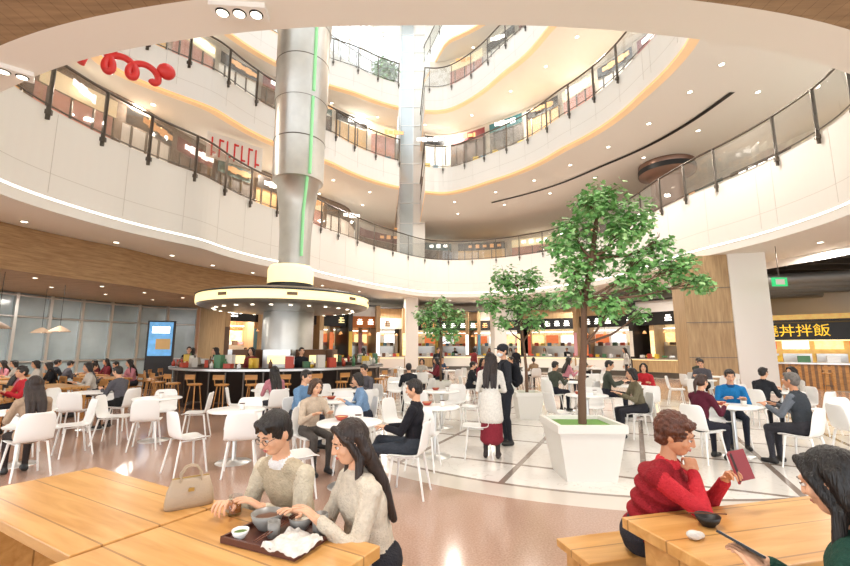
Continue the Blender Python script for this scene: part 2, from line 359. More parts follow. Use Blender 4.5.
person('standing_woman',(1.02,6.85),75,'stand',top='#e9e5dd',bottom='#8c2f3c',style='long',hair='#241712',lean=2,h=.925,head=(20,8,0),fem=1,skirt=True,coat=True,hl=(-.12,.28,1.05),hr=(.12,.28,1.05),vox=.014,shoe='#2b2220')
person('standing_man',(1.42,7.75),190,'stand',top='#34363c',bottom='#2a2c33',style='short',lean=2,h=1.0,head=(15,5,0),mask=True,cap='#33343a',backpack='#26272c',hl=(-.15,.25,1.1),hr=(.2,.1,.85),vox=.015)
person('seated_woman_in_coat',(-5.15,5.85),150,top='#b39b84',bottom='#3a3230',style='long',hair='#2a1b14',lean=8,h=.95,head=(-15,5,0),fem=1,coat=True,vox=.016)
person('seated_woman_in_sweater',(-1.62,6.25),-50,top='#cbb9a4',bottom='#55504c',style='bob',hair='#4a3426',lean=16,h=.92,fem=1,head=(0,15,0),vox=.016)
person('seated_man_in_blue',(-2.15,7.45),-20,top='#6f93b8',bottom='#33363f',style='short',lean=14,h=.96,vox=.016,head=(0,15,0))
person('seated_woman_in_blue',(-1.0,7.5),200,top='#7e9dc0',bottom='#33363f',style='bob',lean=14,h=.92,fem=1,vox=.016,head=(0,15,0))
person('seated_woman_in_maroon',(4.1,6.65),20,top='#5b2233',bottom='#2b2b35',style='pony',hair='#3a2419',lean=10,h=.93,fem=1,vox=.016,head=(0,12,0),hl=(-.1,.4,.85))
person('seated_man_in_blue',(5.35,7.75),-115,top='#2478b5',bottom='#2b2f3a',style='short',lean=14,h=.96,vox=.016,head=(0,15,0),collar='#1b4f7d')
person('seated_older_man',(5.3,6.2),118,top='#3d4248',sleeve='#6c737c',bottom='#3a3a40',style='short',hair='#6a6560',lean=10,h=.97,vox=.016,skin=SKIN2,bulk=1.1)
person('seated_woman_in_olive',(4.05,8.3),175,top='#77705a',bottom='#34343a',style='bob',lean=12,h=.95,fem=1,vox=.018,head=(0,10,0))
person('seated_woman_in_red',(5.6,11.2),-120,top='#c12f38',bottom='#34343a',style='bob',lean=12,h=.95,fem=1,vox=.02)
person('seated_man_in_red',(-8.07,8.96),-119,top='#c2303a',bottom='#2b2b33',style='short',lean=12,h=.95,vox=.02)
person('standing_waiter',(-8.9,16.4),-60,'stand',top='#23252b',bottom='#23252b',style='short',vox=.022,h=1.0)
person('standing_shopper',(7.75,28.2),-110,'stand',top='#2c2c33',bottom='#2c2c33',style='short',vox=.025,z0=6.6,h=1.05)
VAR=[]
for i,(t,b,st,f,lean,hr) in enumerate([('#2b2d33','#25262b','short',0,12,None),('#7a3038','#2b2b33','long',1,8,None),('#c8c3ba','#3c3c44','bob',1,14,None),('#39506b','#2a2c36','short',0,18,(.05,.3,1.0)),
        ('#1f2024','#33333a','long',1,14,None),('#9a7f63','#33302f','pony',1,6,(.1,.3,.95)),('#4a4f45','#2a2c36','short',0,8,None),('#c7848f','#3c3c44','long',1,16,None),('#5c5a60','#222222','short',0,16,None)]):
    VAR.append(person('diner_var',(0,0),90,top=t,bottom=b,style=st,fem=f,lean=lean,hr=hr,vox=.022,link=False,head=(random.uniform(-20,20),random.uniform(5,18),0))['mesh'])
SVAR=[person('shopper_var',(0,0),90,'stand',top=t,bottom=b,style=st,fem=f,vox=.022,link=False)['mesh'] for t,b,st,f in (('#2a2b30','#2a2c36','short',0),('#d6d2cb','#33333a','long',1),('#8a3b3b','#2a2c36','bob',1))]
# ------------------------------------------------------------------ furniture
def evalmesh(ob,name):
    dg=bpy.context.evaluated_depsgraph_get(); me=D.meshes.new_from_object(ob.evaluated_get(dg)); me.name=name; D.objects.remove(ob); return me
def chair_mesh():
    prof=[(.235,.425,.34),(.225,.44,.40),(.17,.452,.43),(.05,.443,.44),(-.07,.44,.44),(-.15,.452,.43),(-.195,.49,.42),(-.215,.56,.42),(-.23,.65,.42),(-.245,.74,.40),(-.255,.80,.36),(-.26,.825,.28)]
    vs=[];fs=[];nx=11
    for j,(y,z,w) in enumerate(prof):
        for i in range(nx):
            u=i/(nx-1)*2-1; seat=j<6
            vs.append((u*w/2,y+(0 if seat else .045*u*u),z+(.018*u*u if seat else 0)))
    for j in range(len(prof)-1):
        for i in range(nx-1): a=j*nx+i; fs.append((a,a+nx,a+nx+1,a+1))
    me=D.meshes.new('c'); me.from_pydata(vs,[],fs); me.materials.append(PLAST); o=D.objects.new('c',me); SC.collection.objects.link(o)
    for p in me.polygons: p.use_smooth=True
    s=o.modifiers.new('s','SOLIDIFY'); s.thickness=.014; s.offset=0; q=o.modifiers.new('q','SUBSURF'); q.levels=1; q.render_levels=1
    m2=evalmesh(o,'c2'); B=MB(); B.addraw([v.co[:] for v in m2.vertices],[tuple(p.vertices) for p in m2.polygons],PLAST)
    for sx in (1,-1):
        for y0,y1 in ((.15,.2),(-.14,-.22)): B.tube([(.15*sx,y0,.438),(.205*sx,y1,0)],[.016,.011],PLAST,8)
        B.tube([(.15*sx,.15,.43),(.15*sx,-.14,.43)],.01,PLAST,6)
    return B.mesh('plastic_chair')
CH=chair_mesh()
def rtable_mesh(r=.4):
    B=MB(); B.lathe([(0,.722),(r-.02,.722),(r,.73),(r,.745),(r-.008,.752),(0,.752)],(0,0,0),PLAST,40); B.lathe([(.03,.72),(.03,.05),(.05,.025),(.24,.012),(.25,.004),(.25,0)],(0,0,0),LSTEEL,28); B.lathe([(.12,.722),(.03,.66)],(0,0,0),LSTEEL,20)
    return B.mesh('round_cafe_table')
RT=rtable_mesh()
def stool_mesh():
    B=MB(); B.lathe([(0,.70),(.16,.70),(.175,.715),(.175,.735),(.16,.75),(0,.745)],(0,0,0),WOODS,24)
    for a in range(4):
        t=a*math.pi/2+.785; B.tube([(.11*math.cos(t),.11*math.sin(t),.70),(.2*math.cos(t),.2*math.sin(t),0)],[.014,.012],WOODS,8)
    B.tube([(.16*math.cos(t),.16*math.sin(t),.28) for t in np.linspace(0,2*math.pi,21)],.008,DSTEEL,6)
    B.box((0,-.17,.92),(.3,.02,.12),WOODS); B.tube([(-.11,-.13,.72),(-.12,-.17,.95)],.01,WOODS,6); B.tube([(.11,-.13,.72),(.12,-.17,.95)],.01,WOODS,6)
    return B.mesh('bar_stool')
ST=stool_mesh()
def wchair_mesh():
    B=MB(); B.box((0,0,.44),(.42,.42,.03),WOODS)
    for sx in (1,-1):
        B.tube([(.18*sx,.18,.43),(.19*sx,.2,0)],.016,WOODS,6); B.tube([(.18*sx,-.18,.0),(.18*sx,-.19,.45),(.18*sx,-.23,.82)],.016,WOODS,6)
    B.box((0,-.225,.76),(.38,.02,.12),WOODS); B.box((0,-.21,.6),(.36,.015,.05),WOODS)
    return B.mesh('wooden_chair')
WC=wchair_mesh()
def ltable_mesh():
    B=MB(); B.box((0,0,.73),(1.6,.75,.045),TABW); 
    for sx in (1,-1):
        for sy in (1,-1): B.box((.72*sx,.3*sy,.354),(.06,.06,.708),WOODS)
    return B.mesh('dining_table')
LT=ltable_mesh()
CUPM=mat('cup_white','#efece6',.3); B=MB(); B.lathe([(0,0),(.03,0),(.038,.09),(.035,.09),(.028,.01),(0,.01)],(0,0,0),CUPM,16); B.lathe([(.036,.088),(.04,.09),(.04,.098),(0,.1)],(0,0,0),mat('cup_lid','#5a3d2c',.4),16); CUP=B.mesh('paper_cup')
B=MB(); B.lathe([(0,0),(.05,0),(.055,.006),(.085,.05),(.08,.05),(.05,.012),(0,.01)],(0,0,0),mat('red_bowl','#a8432f',.3),20); B.ell((0,0,.036),(.07,.07,.012),mat('noodle','#d9b070',.6)); BWL=B.mesh('noodle_bowl')
def chair_at(x,y,ang,me=CH,name='plastic_chair'): return inst(name,me,(x,y,0),rad(ang-90))
for (x,y,a) in ((-.14,5.2,168),(-5.15,5.85,150),(-1.62,6.25,-50),(-2.15,7.45,-20),(-1.0,7.5,200),(4.1,6.65,20),(5.35,7.75,-115),(5.3,6.2,118),(4.05,8.3,175),(5.6,11.2,-120)):
    f=dirv(a); chair_at(x+f.x*.05,y+f.y*.05,a)
TBL=[(-.93,5.5,[100,215]),(-1.55,7.75,[90]),(4.85,7.0,[75]),(3.15,8.6,[60,200]),(-5.85,6.45,[60,130]),
 (-4.9,8.1,[20,110,200,290]),(-2.8,6.6,[10,100,230,300]),(-6.9,9.2,[0,100,180,280]),(.15,6.95,[0,150,255]),(-3.4,9.7,[30,120,210,300]),(-1.7,9.6,[45,135,225,315]),
 (.35,9.4,[60,150,240,340]),(-.6,11.8,[20,110,200,290]),(3.9,11.9,[30,120,210,300]),(5.0,10.6,[150,270]),(7.5,9.3,[20,110,200,290]),(7.9,12.6,[50,140,230,320]),(1.9,13.2,[10,100,190,280]),
 (7.0,6.6,[0,90,180,270]),(5.4,15.2,[10,100,190,280]),(2.9,16.3,[40,130,220,310]),(-.1,15.8,[0,90,180,270]),(.9,18,[30,120,210,300]),(4.6,19,[0,90,180,270]),(-1.2,19.2,[0,90,180,270]),(9.2,14.2,[0,90,180,270]),(7.6,20,[20,110,200,290])]
for i,(x,y,an) in enumerate(TBL):
    inst('round_cafe_table',RT,(x,y,0),0)
    if i%3!=1: inst('paper_cup',CUP,(x+.12,y-.1,.753)); 
    if i in(0,1,2,3,8,11): inst('noodle_bowl',BWL,(x-.12,y+.1,.753))
    for a in an:
        dd=dirv(a); q=.62 if y<9 or i<5 else .6
        face=a+180+random.uniform(-12,12); chair_at(x+dd.x*(q+.05),y+dd.y*(q+.05),face)
        if y>8.9 and random.random()<(.28 if y<12 else .42):
            inst('diner',VAR[random.randrange(len(VAR))],(x+dd.x*q,y+dd.y*q,0),rad(face-90),random.uniform(.92,1.0))
for (x,y,rz) in ((-8.9,10.6,-.5),(-11.1,12.0,-.5),(-9.9,13.6,-.5),(-13.3,13.3,-.5),(-11.9,15.2,-.5),(-8.55,8.1,-.5),(-11.2,9.6,-.5)):
    inst('dining_table',LT,(x,y,0),rz); c,s=math.cos(rz),math.sin(rz)
    for lx in (-.48,.32):
        for sd in (1,-1):
            px=x+c*lx-s*(.66*sd); py=y+s*lx+c*(.66*sd); face=math.degrees(rz)+90-(0 if sd<0 else 180)
            inst('wooden_chair',WC,(px,py,0),rad(face-90))
            if (Vector((px,py))-Vector((-8.07,8.96))).length<.6: continue
            if random.random()<.62: inst('diner',VAR[random.randrange(len(VAR))],(px,py,0),rad(face-90+random.uniform(-8,8)),random.uniform(.9,.98))
for x,y,a in ((-9.6,17.9,0),(.6,21,200),(2.5,22.5,-60),(5,24,180),(9.5,20.5,90),(-3,21.5,40)): inst('shopper',SVAR[random.randrange(3)],(x,y,0),rad(a),.98)
# ------------------------------------------------------------------ foreground tables
e1=Vector((.867,-.498,0)); e2=Vector((-.498,-.867,0)); A0=Vector((-2.52,3.47,0)); rzT=math.atan2(e1.y,e1.x)
def fg_table(c,L,W,rz,name='wooden_table'):
    B=MB(); B.box((0,0,.722),(L,W,.056),TABW)
    for sx in (1,-1):
        B.box((sx*(L/2-.1),0,.36),(.07,W-.16,.668),TABW); B.box((sx*(L/2-.1),0,.02),(.1,W-.1,.04),TABW)
    B.box((0,0,.62),(L-.28,.05,.12),TABW)
    return B.obj(name,(c.x,c.y,0),rz,bevel=.006)
fg_table(A0+e1*.775+e2*.38,1.54,.76,rzT); fg_table(A0+e1*2.12+e2*.65,1.1,1.3,rzT)
def bench(c,L,rz,name='wooden_bench'):
    B=MB(); B.box((0,0,.43),(L,.34,.045),TABW)
    for sx in (1,-1): B.box((sx*(L/2-.08),0,.204),(.05,.3,.408),TABW)
    B.box((0,0,.34),(L-.2,.04,.08),TABW); return B.obj(name,(c.x,c.y,0),rz,bevel=.005)
bench(A0+e1*2.18-e2*.28,1.5,rzT)
g1=Vector((.968,.25,0)); g2=Vector((.25,-.968,0)); B0=Vector((1.06,2.48,0)); rzG=math.atan2(g1.y,g1.x)
fg_table(B0+g1*.8+g2*.31,1.6,.62,rzG); bench(B0+g1*.55-g2*.34,1.3,rzG); bench(B0+g1*.72+g2*1.02,1.1,rzG)
# handbag
B=MB(); bg=mat('taupe_leather','#ab977f',.45,bump=.15,bscale=120)
pr=[(.125,.045,0),(.128,.05,.03),(.12,.045,.1),(.1,.025,.17),(.095,.012,.185)]; vs=[];n=20
for a,b,z in pr:
    for k in range(n):
        t=2*math.pi*k/n; cx=math.copysign(abs(math.cos(t))**.45,math.cos(t)); sy=math.copysign(abs(math.sin(t))**.45,math.sin(t)); vs.append((a*cx,b*sy,z*.85))
B.add(vs,[(i*n+k,i*n+(k+1)%n,(i+1)*n+(k+1)%n,(i+1)*n+k) for i in range(4) for k in range(n)]+[tuple(range(n))[::-1],tuple(range(4*n,5*n))],bg,True)
for s in (1,-1): B.tube([(-.055,.022*s,.13),(-.052,.024*s,.18),(-.03,.02*s,.215),(0,.018*s,.225),(.03,.02*s,.215),(.052,.024*s,.18),(.055,.022*s,.13)],.006,bg,8)
B.box((0,.0,.159),(.19,.012,.006),mat('brass','#b79a5a',.3,1)); B.box((0,-.045,.1),(.03,.008,.02),mat('brass','#b79a5a',.3,1))
B.obj('handbag',(-1.36,2.64,.751),rad(35))
# tray with bowls
TR=MB(); tm=mat('tray_lacquer','#5a332a',.3); cer=mat('grey_ceramic','#8c8984',.35,var=.1,vscale=30); cerw=mat('white_ceramic','#efeeea',.25)
TR.box((0,0,.006),(.44,.32,.012),tm)
for sx in (1,-1): TR.box((.215*sx,0,.017),(.012,.32,.022),tm)
for sy in (1,-1): TR.box((0,.155*sy,.017),(.44,.012,.022),tm)
def bowl(B,x,y,z,r,h,m,food=None):
    B.lathe([(0,.0),(r*.5,0),(r*.55,.006),(r*.85,h*.5),(r,h),(r*.95,h),(r*.8,h*.5),(r*.4,.012),(0,.01)],(x,y,z),m,28)
    if food: B.ell((x,y,z+h*.65),(r*.85,r*.85,h*.15),food)
bowl(TR,-.12,.03,.012,.08,.075,cer,mat('soup','#6d4630',.3)); bowl(TR,.04,.09,.012,.06,.06,cer,mat('rice','#efe9d8',.6,bump=.8,bscale=200)); bowl(TR,-.15,-.11,.012,.04,.04,cerw,mat('greens','#5d7a35',.6))
TR.lathe([(0,0),(.032,0),(.036,.02),(.038,.085),(.034,.088),(.03,.02),(0,.012)],(.15,.1,.012),cer,20); TR.lathe([(0,0),(.028,0),(.03,.07),(.027,.07),(.025,.01),(0,.01)],(-.02,-.03,.012),cer,20)
n=30; vs=[];fs=[]
for i in range(n):
    for j in range(n):
        x=.04+.2*i/(n-1); y=-.17+.19*j/(n-1); x2=x+.012*noise.noise(Vector((x*20,y*20,1))); y2=y+.012*noise.noise(Vector((x*20,y*20,9)))
        vs.append((x2,y2,.04+.022*abs(noise.noise(Vector((x*14,y*14,0))))+.014*noise.noise(Vector((x*34,y*34,4)))-(.02 if i in(0,n-1) or j in(0,n-1) else 0)))
fs=[(i*n+j,i*n+n+j,i*n+n+j+1,i*n+j+1) for i in range(n-1) for j in range(n-1)]
TR.add(vs,fs,mat('napkin_paper','#d9d6d0',.9,bump=.3,bscale=60,var=.2,vscale=25),True)
TR.tube([(-.02,-.14,.03),(.02,.1,.075)],.003,mat('chopstick','#6a3a22',.4),6); TR.tube([(-.035,-.14,.03),(0,.1,.075)],.003,MC['chopstick'],6)
TR.obj('food_tray',(-.69,2.22,.751),rzT+.1)
B=MB(); B.lathe([(0,0),(.034,0),(.036,.01),(.036,.1),(.033,.1),(.032,.012),(0,.012)],(0,0,0),GLASSM,24); B.lathe([(0,.013),(.031,.013),(.031,.07),(0,.07)],(0,0,0),mat('tea','#b5652a',.2),20); B.obj('drinking_glass',(-1.04,2.51,.751))
B=MB(); B.ell((0,0,.02),(.035,.03,.02),MC['napkin_paper']); B.ell((.03,.01,.016),(.025,.02,.016),MC['napkin_paper']); B.obj('crumpled_tissue',(1.28,2.20,.751))
B=MB(); bowl(B,0,0,0,.06,.05,BLACK); B.tube([(-.09,.02,.055),(.1,-.0,.055)],.003,MC['chopstick'],6); B.obj('soup_bowl',(1.45,2.36,.751))
B=MB(); B.ell((0,0,.015),(.04,.028,.015),MC['napkin_paper']); B.obj('crumpled_tissue',(1.50,2.5,.751))
B=MB(); B.box((0,0,0),(.075,.155,.009),BLACK); B.box((0,0,.005),(.068,.145,.001),mat('phone_screen','#33485a',.1,emit='#8fb0c8',es=.5)); o=B.obj('smartphone',bevel=.003)
p=(Jgrn['hand_l']+Jgrn['hand_r'])/2; o.location=p+Vector((-.02,.01,.03)); o.rotation_euler=(rad(20),rad(20),rad(50))
B=MB(); rc=mat('red_leather','#8f2c33',.5); B.box((0,.0,0),(.085,.012,.16),rc); B.box((.05,-.03,0),(.09,.006,.16),rc,rz=-.9); B.box((0,-.007,0),(.07,.002,.145),BLACK); o=B.obj('phone_in_flip_case',bevel=.002)
o.location=Jred['hand_l']+Vector((.02,-.01,.03)); o.rotation_euler=(rad(-15),0,rad(50))
# ------------------------------------------------------------------ trees
LG=[mat('leaf_green_a','#86bb70',.45,spec=.4),mat('leaf_green_b','#659d56',.45,spec=.4),mat('leaf_green_c','#b0d696',.45,spec=.4)]
BARK=mat('bark','#6a503e',.85,bump=.5,bscale=60)
LF=[(0,0),(.28,.1),(.5,.42),(.22,.45),(.3,.8),(0,1),(-.3,.8),(-.22,.45),(-.5,.42),(-.28,.1)]
def tree(name,loc,pot,trunk,clusters,leaf=.09,dens=520):
    B=MB(); tw,bw,hh=pot
    vs=[]
    for w,z in ((bw,0),(tw-.02,hh-.1),(tw+.03,hh-.1),(tw+.03,hh),(tw-.08,hh),(tw-.1,hh-.06)):
        vs+=[(-w/2,-w/2,z),(w/2,-w/2,z),(w/2,w/2,z),(-w/2,w/2,z)]
    fs=[(i*4+k,i*4+(k+1)%4,i*4+4+(k+1)%4,i*4+4+k) for i in range(5) for k in range(4)]+[(3,2,1,0)]
    B.add(vs,fs,mat('planter_white','#e2dfd8',.4)); a=tw/2-.05; B.add([(-a,-a,hh-.05),(a,-a,hh-.05),(a,a,hh-.05),(-a,a,hh-.05)],[(0,1,2,3)],mat('moss','#6f9a4a',.9,bump=.8,bscale=40))
    pts=[Vector(p) for p in trunk]; B.tube(pts,list(np.linspace(.055,.03,len(pts)))if hh>.65 else list(np.linspace(.04,.02,len(pts))),BARK,10)
    for c,r in clusters:
        c=Vector(c); s=min(pts,key=lambda p:(p-c).length+ (2 if p.z>c.z-.05 else 0)*.6)
        mid=(s+c)/2+Vector((0,0,-.06)); B.tube([s,mid,c],[.024,.016,.006],BARK,6)
        for q in range(7):
            dd=Vector((random.gauss(0,1),random.gauss(0,1),random.gauss(0,.7))).normalized()*r*.9; B.tube([c+(mid-c)*random.random()*.6,c+dd*.5+Vector((0,0,.03)),c+dd],[.008,.005,.002],BARK,5,False)
        N=int(dens*(r/.4)**2)
        for _ in range(N):
            u=Vector((random.gauss(0,1),random.gauss(0,1),random.gauss(0,1))).normalized(); rr=r*(random.random()**.45)
            lump=1+.5*noise.noise((c+u*r)*4)
            p=c+Vector((u.x,u.y,u.z*.8))*rr*lump
            nrm=(Vector((0,0,1))+u*.6+Vector((random.gauss(0,.45),random.gauss(0,.45),random.gauss(0,.3)))).normalized(); x=nrm.orthogonal().normalized(); x=(Matrix.Rotation(random.uniform(0,6.28),3,nrm)@x); y=nrm.cross(x); s2=leaf*random.uniform(.7,1.15)
            vs=[p+x*(a*s2)+y*(b*s2)-nrm*(abs(a)*.3*s2) for a,b in LF]
            B.add(vs,[tuple(range(10))],LG[random.choice((0,0,1,1,2))])
    return B.obj(name,loc)
tree('potted_tree',(2.08,5.95,0),(.84,.62,.70),[(.02,0,.64),(.04,0,1.2),(.1,.0,1.7),(.14,.02,2.3),(.28,0,2.9),(.4,.05,3.5)],
 [((.45,0,3.75),.38),((.08,.1,3.28),.38),((.82,-.1,3.42),.36),((.4,.2,2.95),.34),((-.04,-.1,2.75),.3),((.06,.05,2.42),.29),((.42,-.15,2.2),.25),((.98,.05,2.88),.3),((1.05,.1,2.5),.25),((1.46,0,2.78),.32),((1.7,-.05,2.55),.23),((.95,.15,2.1),.16),((.2,-.25,3.6),.26),((1.25,0,3.1),.2),((-.2,0,3.05),.18),((.6,-.2,3.2),.3),((.7,0,2.6),.2)],.088,430)
tree('potted_tree',(2.45,10.6,0),(.62,.46,.62),[(0,0,.55),(.0,0,1.2),(-.05,.0,1.8),(-.1,.02,2.6),(-.15,0,3.2)],
 [((-.45,0,3.3),.46),((.2,.1,3.35),.4),((-.1,0,2.75),.45),((.55,0,2.8),.38),((-.8,0,2.75),.36),((.2,-.1,2.3),.33),((-.5,0,2.25),.28)],.105,260)
tree('potted_tree',(.5,14.0,0),(.62,.46,.62),[(0,0,.55),(.0,0,1.2),(.03,.0,1.8),(0,.02,2.6)],
 [((0,0,2.95),.46),((-.5,0,2.7),.4),((.5,.1,2.65),.4),((-.2,0,2.2),.4),((.35,0,2.1),.33)],.12,200)
# ------------------------------------------------------------------ building: rings
CX,CY=0.0,14.0; NT=240; TH=np.linspace(0,2*math.pi,NT,endpoint=False); deg=np.degrees(TH)
def ring(pts,sm=5):
    t=np.array([math.atan2(y-CY,x-CX)%(2*math.pi) for x,y in pts]); r=np.array([math.hypot(x-CX,y-CY) for x,y in pts]); o=np.argsort(t)
    r=np.interp(TH,t[o],r[o],period=2*math.pi)
    for _ in range(sm): r=(np.roll(r,1)+2*r+np.roll(r,-1))/4
    return r
R1=ring([(0,4.27),(2.54,4.39),(5.5,5.1),(9.2,7.4),(11.3,11),(11.3,14.1),(10.7,16.4),(10.4,18.7),(9.8,23.9),(8.4,26.5),(5.1,29.1),(2.5,29.9),(0,29.6),(-1.6,27.4),(-4.15,23.5),(-5.8,19.7),(-7.9,14.7),(-9.6,11),(-9.83,9.5),(-9.2,7.6),(-5.94,5.55),(-2.57,4.44)],8)
R2=ring([(0,8.2),(4,8.6),(6.8,9.6),(7.8,11.4),(7.7,14.2),(6.17,18.5),(3.5,22.3),(1.2,24.3),(-1.5,23.2),(-4.6,19.8),(-8,15),(-10.4,12.5),(-8,9.3),(-4,8.3)],8)
R3=ring([(0,9),(4.5,10.5),(6.2,14),(5.5,17.7),(4,20.9),(1.2,24.6),(-1.8,24),(-4,22.5),(-7.8,19.7),(-10,15),(-7,11),(-3,9.3)],8)
R4=ring([(0,9),(5.5,10.5),(7.2,14),(6.8,18.7),(4.8,22.4),(1.2,25.5),(-1.8,33),(-8,32),(-12,26),(-15,18),(-12,11),(-3,9.3)],3)
notch=(deg>90)&(deg<98.5)
for R in (R2,R3,R4): R[notch]=17.9
RO=R1+np.where(np.sin(TH)>.6,7.0,8.6)
for _ in range(12): RO=(np.roll(RO,1)+2*RO+np.roll(RO,-1))/4
R4=np.minimum(R4,RO-1.2)
def pt(r,i,z): t=TH[i%NT]; return (CX+r*math.cos(t),CY+r*math.sin(t),z)
def strip(B,ra,za,rb,zb,matf,i0=0,i1=NT,smooth=False):
    for i in range(i0,i1):
        j=i+1; a=pt(ra[i%NT],i,za); b=pt(ra[j%NT],j,za); c=pt(rb[j%NT],j,zb); d=pt(rb[i%NT],i,zb)
        B.add([a,b,c,d],[(0,1,2,3)],matf(i%NT) if callable(matf) else matf,smooth)
JOINT=mat('panel_joint','#d6d1c8',.5)
def slab(name,R,zb,zt,zf,lip,soff,w=.5,cove=False):
    B=MB(); strip(B,R,zb,R,zt,WHITE); strip(B,R,zt,R+.22,zt,WHITE); strip(B,R+.22,zt,R+.22,zf,WHITE); strip(B,R+.22,zf,RO,zf,CREAM)
    strip(B,R,zb,R+w,zb,ECOVE if cove else WHITE2); strip(B,R+w,zb,RO,zb,soff)
    strip(B,R-.012,zb+lip[0],R-.012,zb+lip[1],lip[2]); strip(B,R-.012,zb+lip[1],R,zb+lip[1],WHITE); strip(B,R-.012,zb+lip[0],R,zb+lip[0],WHITE)
    strip(B,R-.004,zb+lip[1]+.62,R-.004,zb+lip[1]+.635,JOINT)
    for i in range(0,NT,7): p=pt(R[i]-.001,i,(zb+zt)/2+.2); B.box(p,(.008,.012,zt-zb-.5),JOINT,rz=TH[i])
    return B.obj(name)
def railing(name,R,z0,z1,step=1.5,gm=None):
    B=MB(); Rr=R-.04; strip(B,Rr,z0+.0,Rr,z1-.08,gm or GLASSR)
    pts=[pt(Rr[i%NT],i,z1) for i in range(NT+1)]; B.tube(pts,.04,DSTEEL,8,False)
    B.tube([pt(Rr[i%NT],i,z0+.05) for i in range(NT+1)],.02,DSTEEL,6,False)
    acc=0; last=Vector(pts[0])
    for i,p in enumerate(pts):
        p=Vector(p); acc+=(p-last).length; last=p
        if acc>step:
            acc=0; t=TH[i%NT]; B.box((p.x,p.y,(z0-.35+z1)/2),(.1,.035,z1-z0+.35),DSTEEL,rz=t); B.box((p.x-.0,p.y,z0-.15),(.16,.09,.12),DSTEEL,rz=t)
    return B.obj(name)
def s1(i):
    a=deg[i]
    return WOODC if 205<a<335 else WHITE2
s_w=lambda i: WHITE2
Z1,Z2,Z3,Z4=5.15,10.6,16.0,21.5
slab('mezzanine_slab',R1,Z1,7.8,6.6,(.28,.34,EWHITE),s1); railing('balcony_railing',R1,7.8,9.15,1.4,lambda i: GLASSB if 112<deg[i]<205 else GLASSR)
slab('mezzanine_slab',R2,Z2,12.2,11.9,(.0,.10,EWARM),s_w,.3,True); railing('balcony_railing',R2,12.2,13.5,1.3)
slab('mezzanine_slab',R3,Z3,17.6,17.3,(.0,.10,EWARM),s_w,.3,True); railing('balcony_railing',R3,17.6,18.9,1.3)
slab('mezzanine_slab',R4,Z4,23.2,22.8,(.0,.10,EWARM),s_w,.3,True); railing('balcony_railing',R4,23.2,24.4,1.3)
B=MB(); zr=28.5; strip(B,R4*0+12.5,zr,np.maximum(RO,13),zr,WHITE2); strip(B,R4*0+12.5,zr,R4*0+12.5,zr+.8,WHITE)
for x in np.arange(-12,12.1,2.0):
    B.box((x,CY,zr+.3),(.1,25,.25),WHITE); B.box((0,CY+x,zr+.3),(25,.1,.25),WHITE)
B.obj('ceiling_skylight')
I=lambda a:int(round(a/360*NT))
SH=[mat('shop_warm','#c9a06c',.5,emit='#ffcf90',es=.45,var=.45,vscale=.9),mat('shop_white','#d8d6d0',.5,emit='#fff2e0',es=.5,var=.3,vscale=1.2),mat('shop_grey','#7a7470',.4,var=.4,vscale=1),mat('shop_pink','#c08a80',.5,emit='#e7a890',es=.3,var=.4,vscale=1),mat('shop_dark','#4d4038',.4,emit='#c98a50',es=.15,var=.5,vscale=1.5)]  # shopfront emission stands in for lit interiors behind the glazing
GOODS=[mat('goods_%d'%i,c,.6) for i,c in enumerate(('#c9563f','#e2c35a','#5f8fa8','#efe9dd','#6b5546','#d9a0a8','#4f6d52'))]
SIGNS=(BLACK,mat('sign_cream','#efe2c4',.5,emit='#ffe6b0',es=.6),DARK,mat('sign_teal','#3b6f73',.5),mat('sign_maroon','#7d2f2f',.5))
def wall_level(name,z0,z1,mf,Rw,i0,i1,hs=2.7,every=8,base=0):
    B=MB(); strip(B,Rw,z0,Rw,z1,mf,i0,i1); k=base
    for i in range(i0,i1-every,every):
        m=SH[(k*7+3)%5]; k+=1
        strip(B,Rw-.12,z0+.05,Rw-.12,z0+hs,m,i,i+every-1)
        strip(B,Rw-.22,z0+hs,Rw-.22,z0+hs+.6,SIGNS[k%5],i,i+every-1)
        for j in range(i,i+every,2): p=pt(Rw[j%NT]-.16,j,z0+hs/2); B.box(p,(.06,.06,hs),DSTEEL,rz=TH[j%NT])
        j=i+every//2-1
        for q in range(5):
            a=TH[j%NT]+(q-2)*.028; r=Rw[j%NT]-.32; B.box((CX+r*math.cos(a),CY+r*math.sin(a),z0+hs+.3),(.05,.3,.3 if q%2 else .2),EWARM if k%2 else EWHITE,rz=a)
        for q in range(9):
            a=TH[i%NT]+(q+.5)*(every-1)*2*math.pi/NT/9; r=np.interp(a,TH,Rw,period=2*math.pi)-.3; hh=random.uniform(.4,1.7); B.box((CX+r*math.cos(a),CY+r*math.sin(a),z0+.3+hh/2),(.12,.35,hh),GOODS[(q*3+k)%7],rz=a)
    return B.obj(name)
lm=lambda i: BRICK if 108<deg[i]<215 else CREAM
RW2=R1+np.where((deg>108)&(deg<216),2.6,5.2)
for _ in range(3): RW2=(np.roll(RW2,1)+2*RW2+np.roll(RW2,-1))/4
wall_level('wall_level_2',6.6,Z2,lm,RW2,I(0),I(215),hs=3.0); wall_level('wall_level_3',11.9,Z3,CREAM,R2+3.2,0,I(215),hs=3.2,base=2)
RW4=np.minimum(R3+3.0,RO-.2); wall_level('wall_level_4',17.3,Z4,CREAM,RW4,0,I(88),hs=3.2,base=4)
B=MB(); strip(B,RO,22.8,RO,zr,CREAM,0,I(88)); B.obj('wall_level_5')
B=MB(); i0,i1=I(98),I(215)
for i in range(i0,i1+1,2): B.box(pt(RO[i]-.1,i,(17.3+zr)/2),(.2,.1,zr-17.3),WHITE,rz=TH[i])
for z in (18.4,20.2,22.0,24,26,28.2): B.tube([pt(RO[i]-.1,i,z) for i in range(i0,i1+1)],.06,WHITE,6)
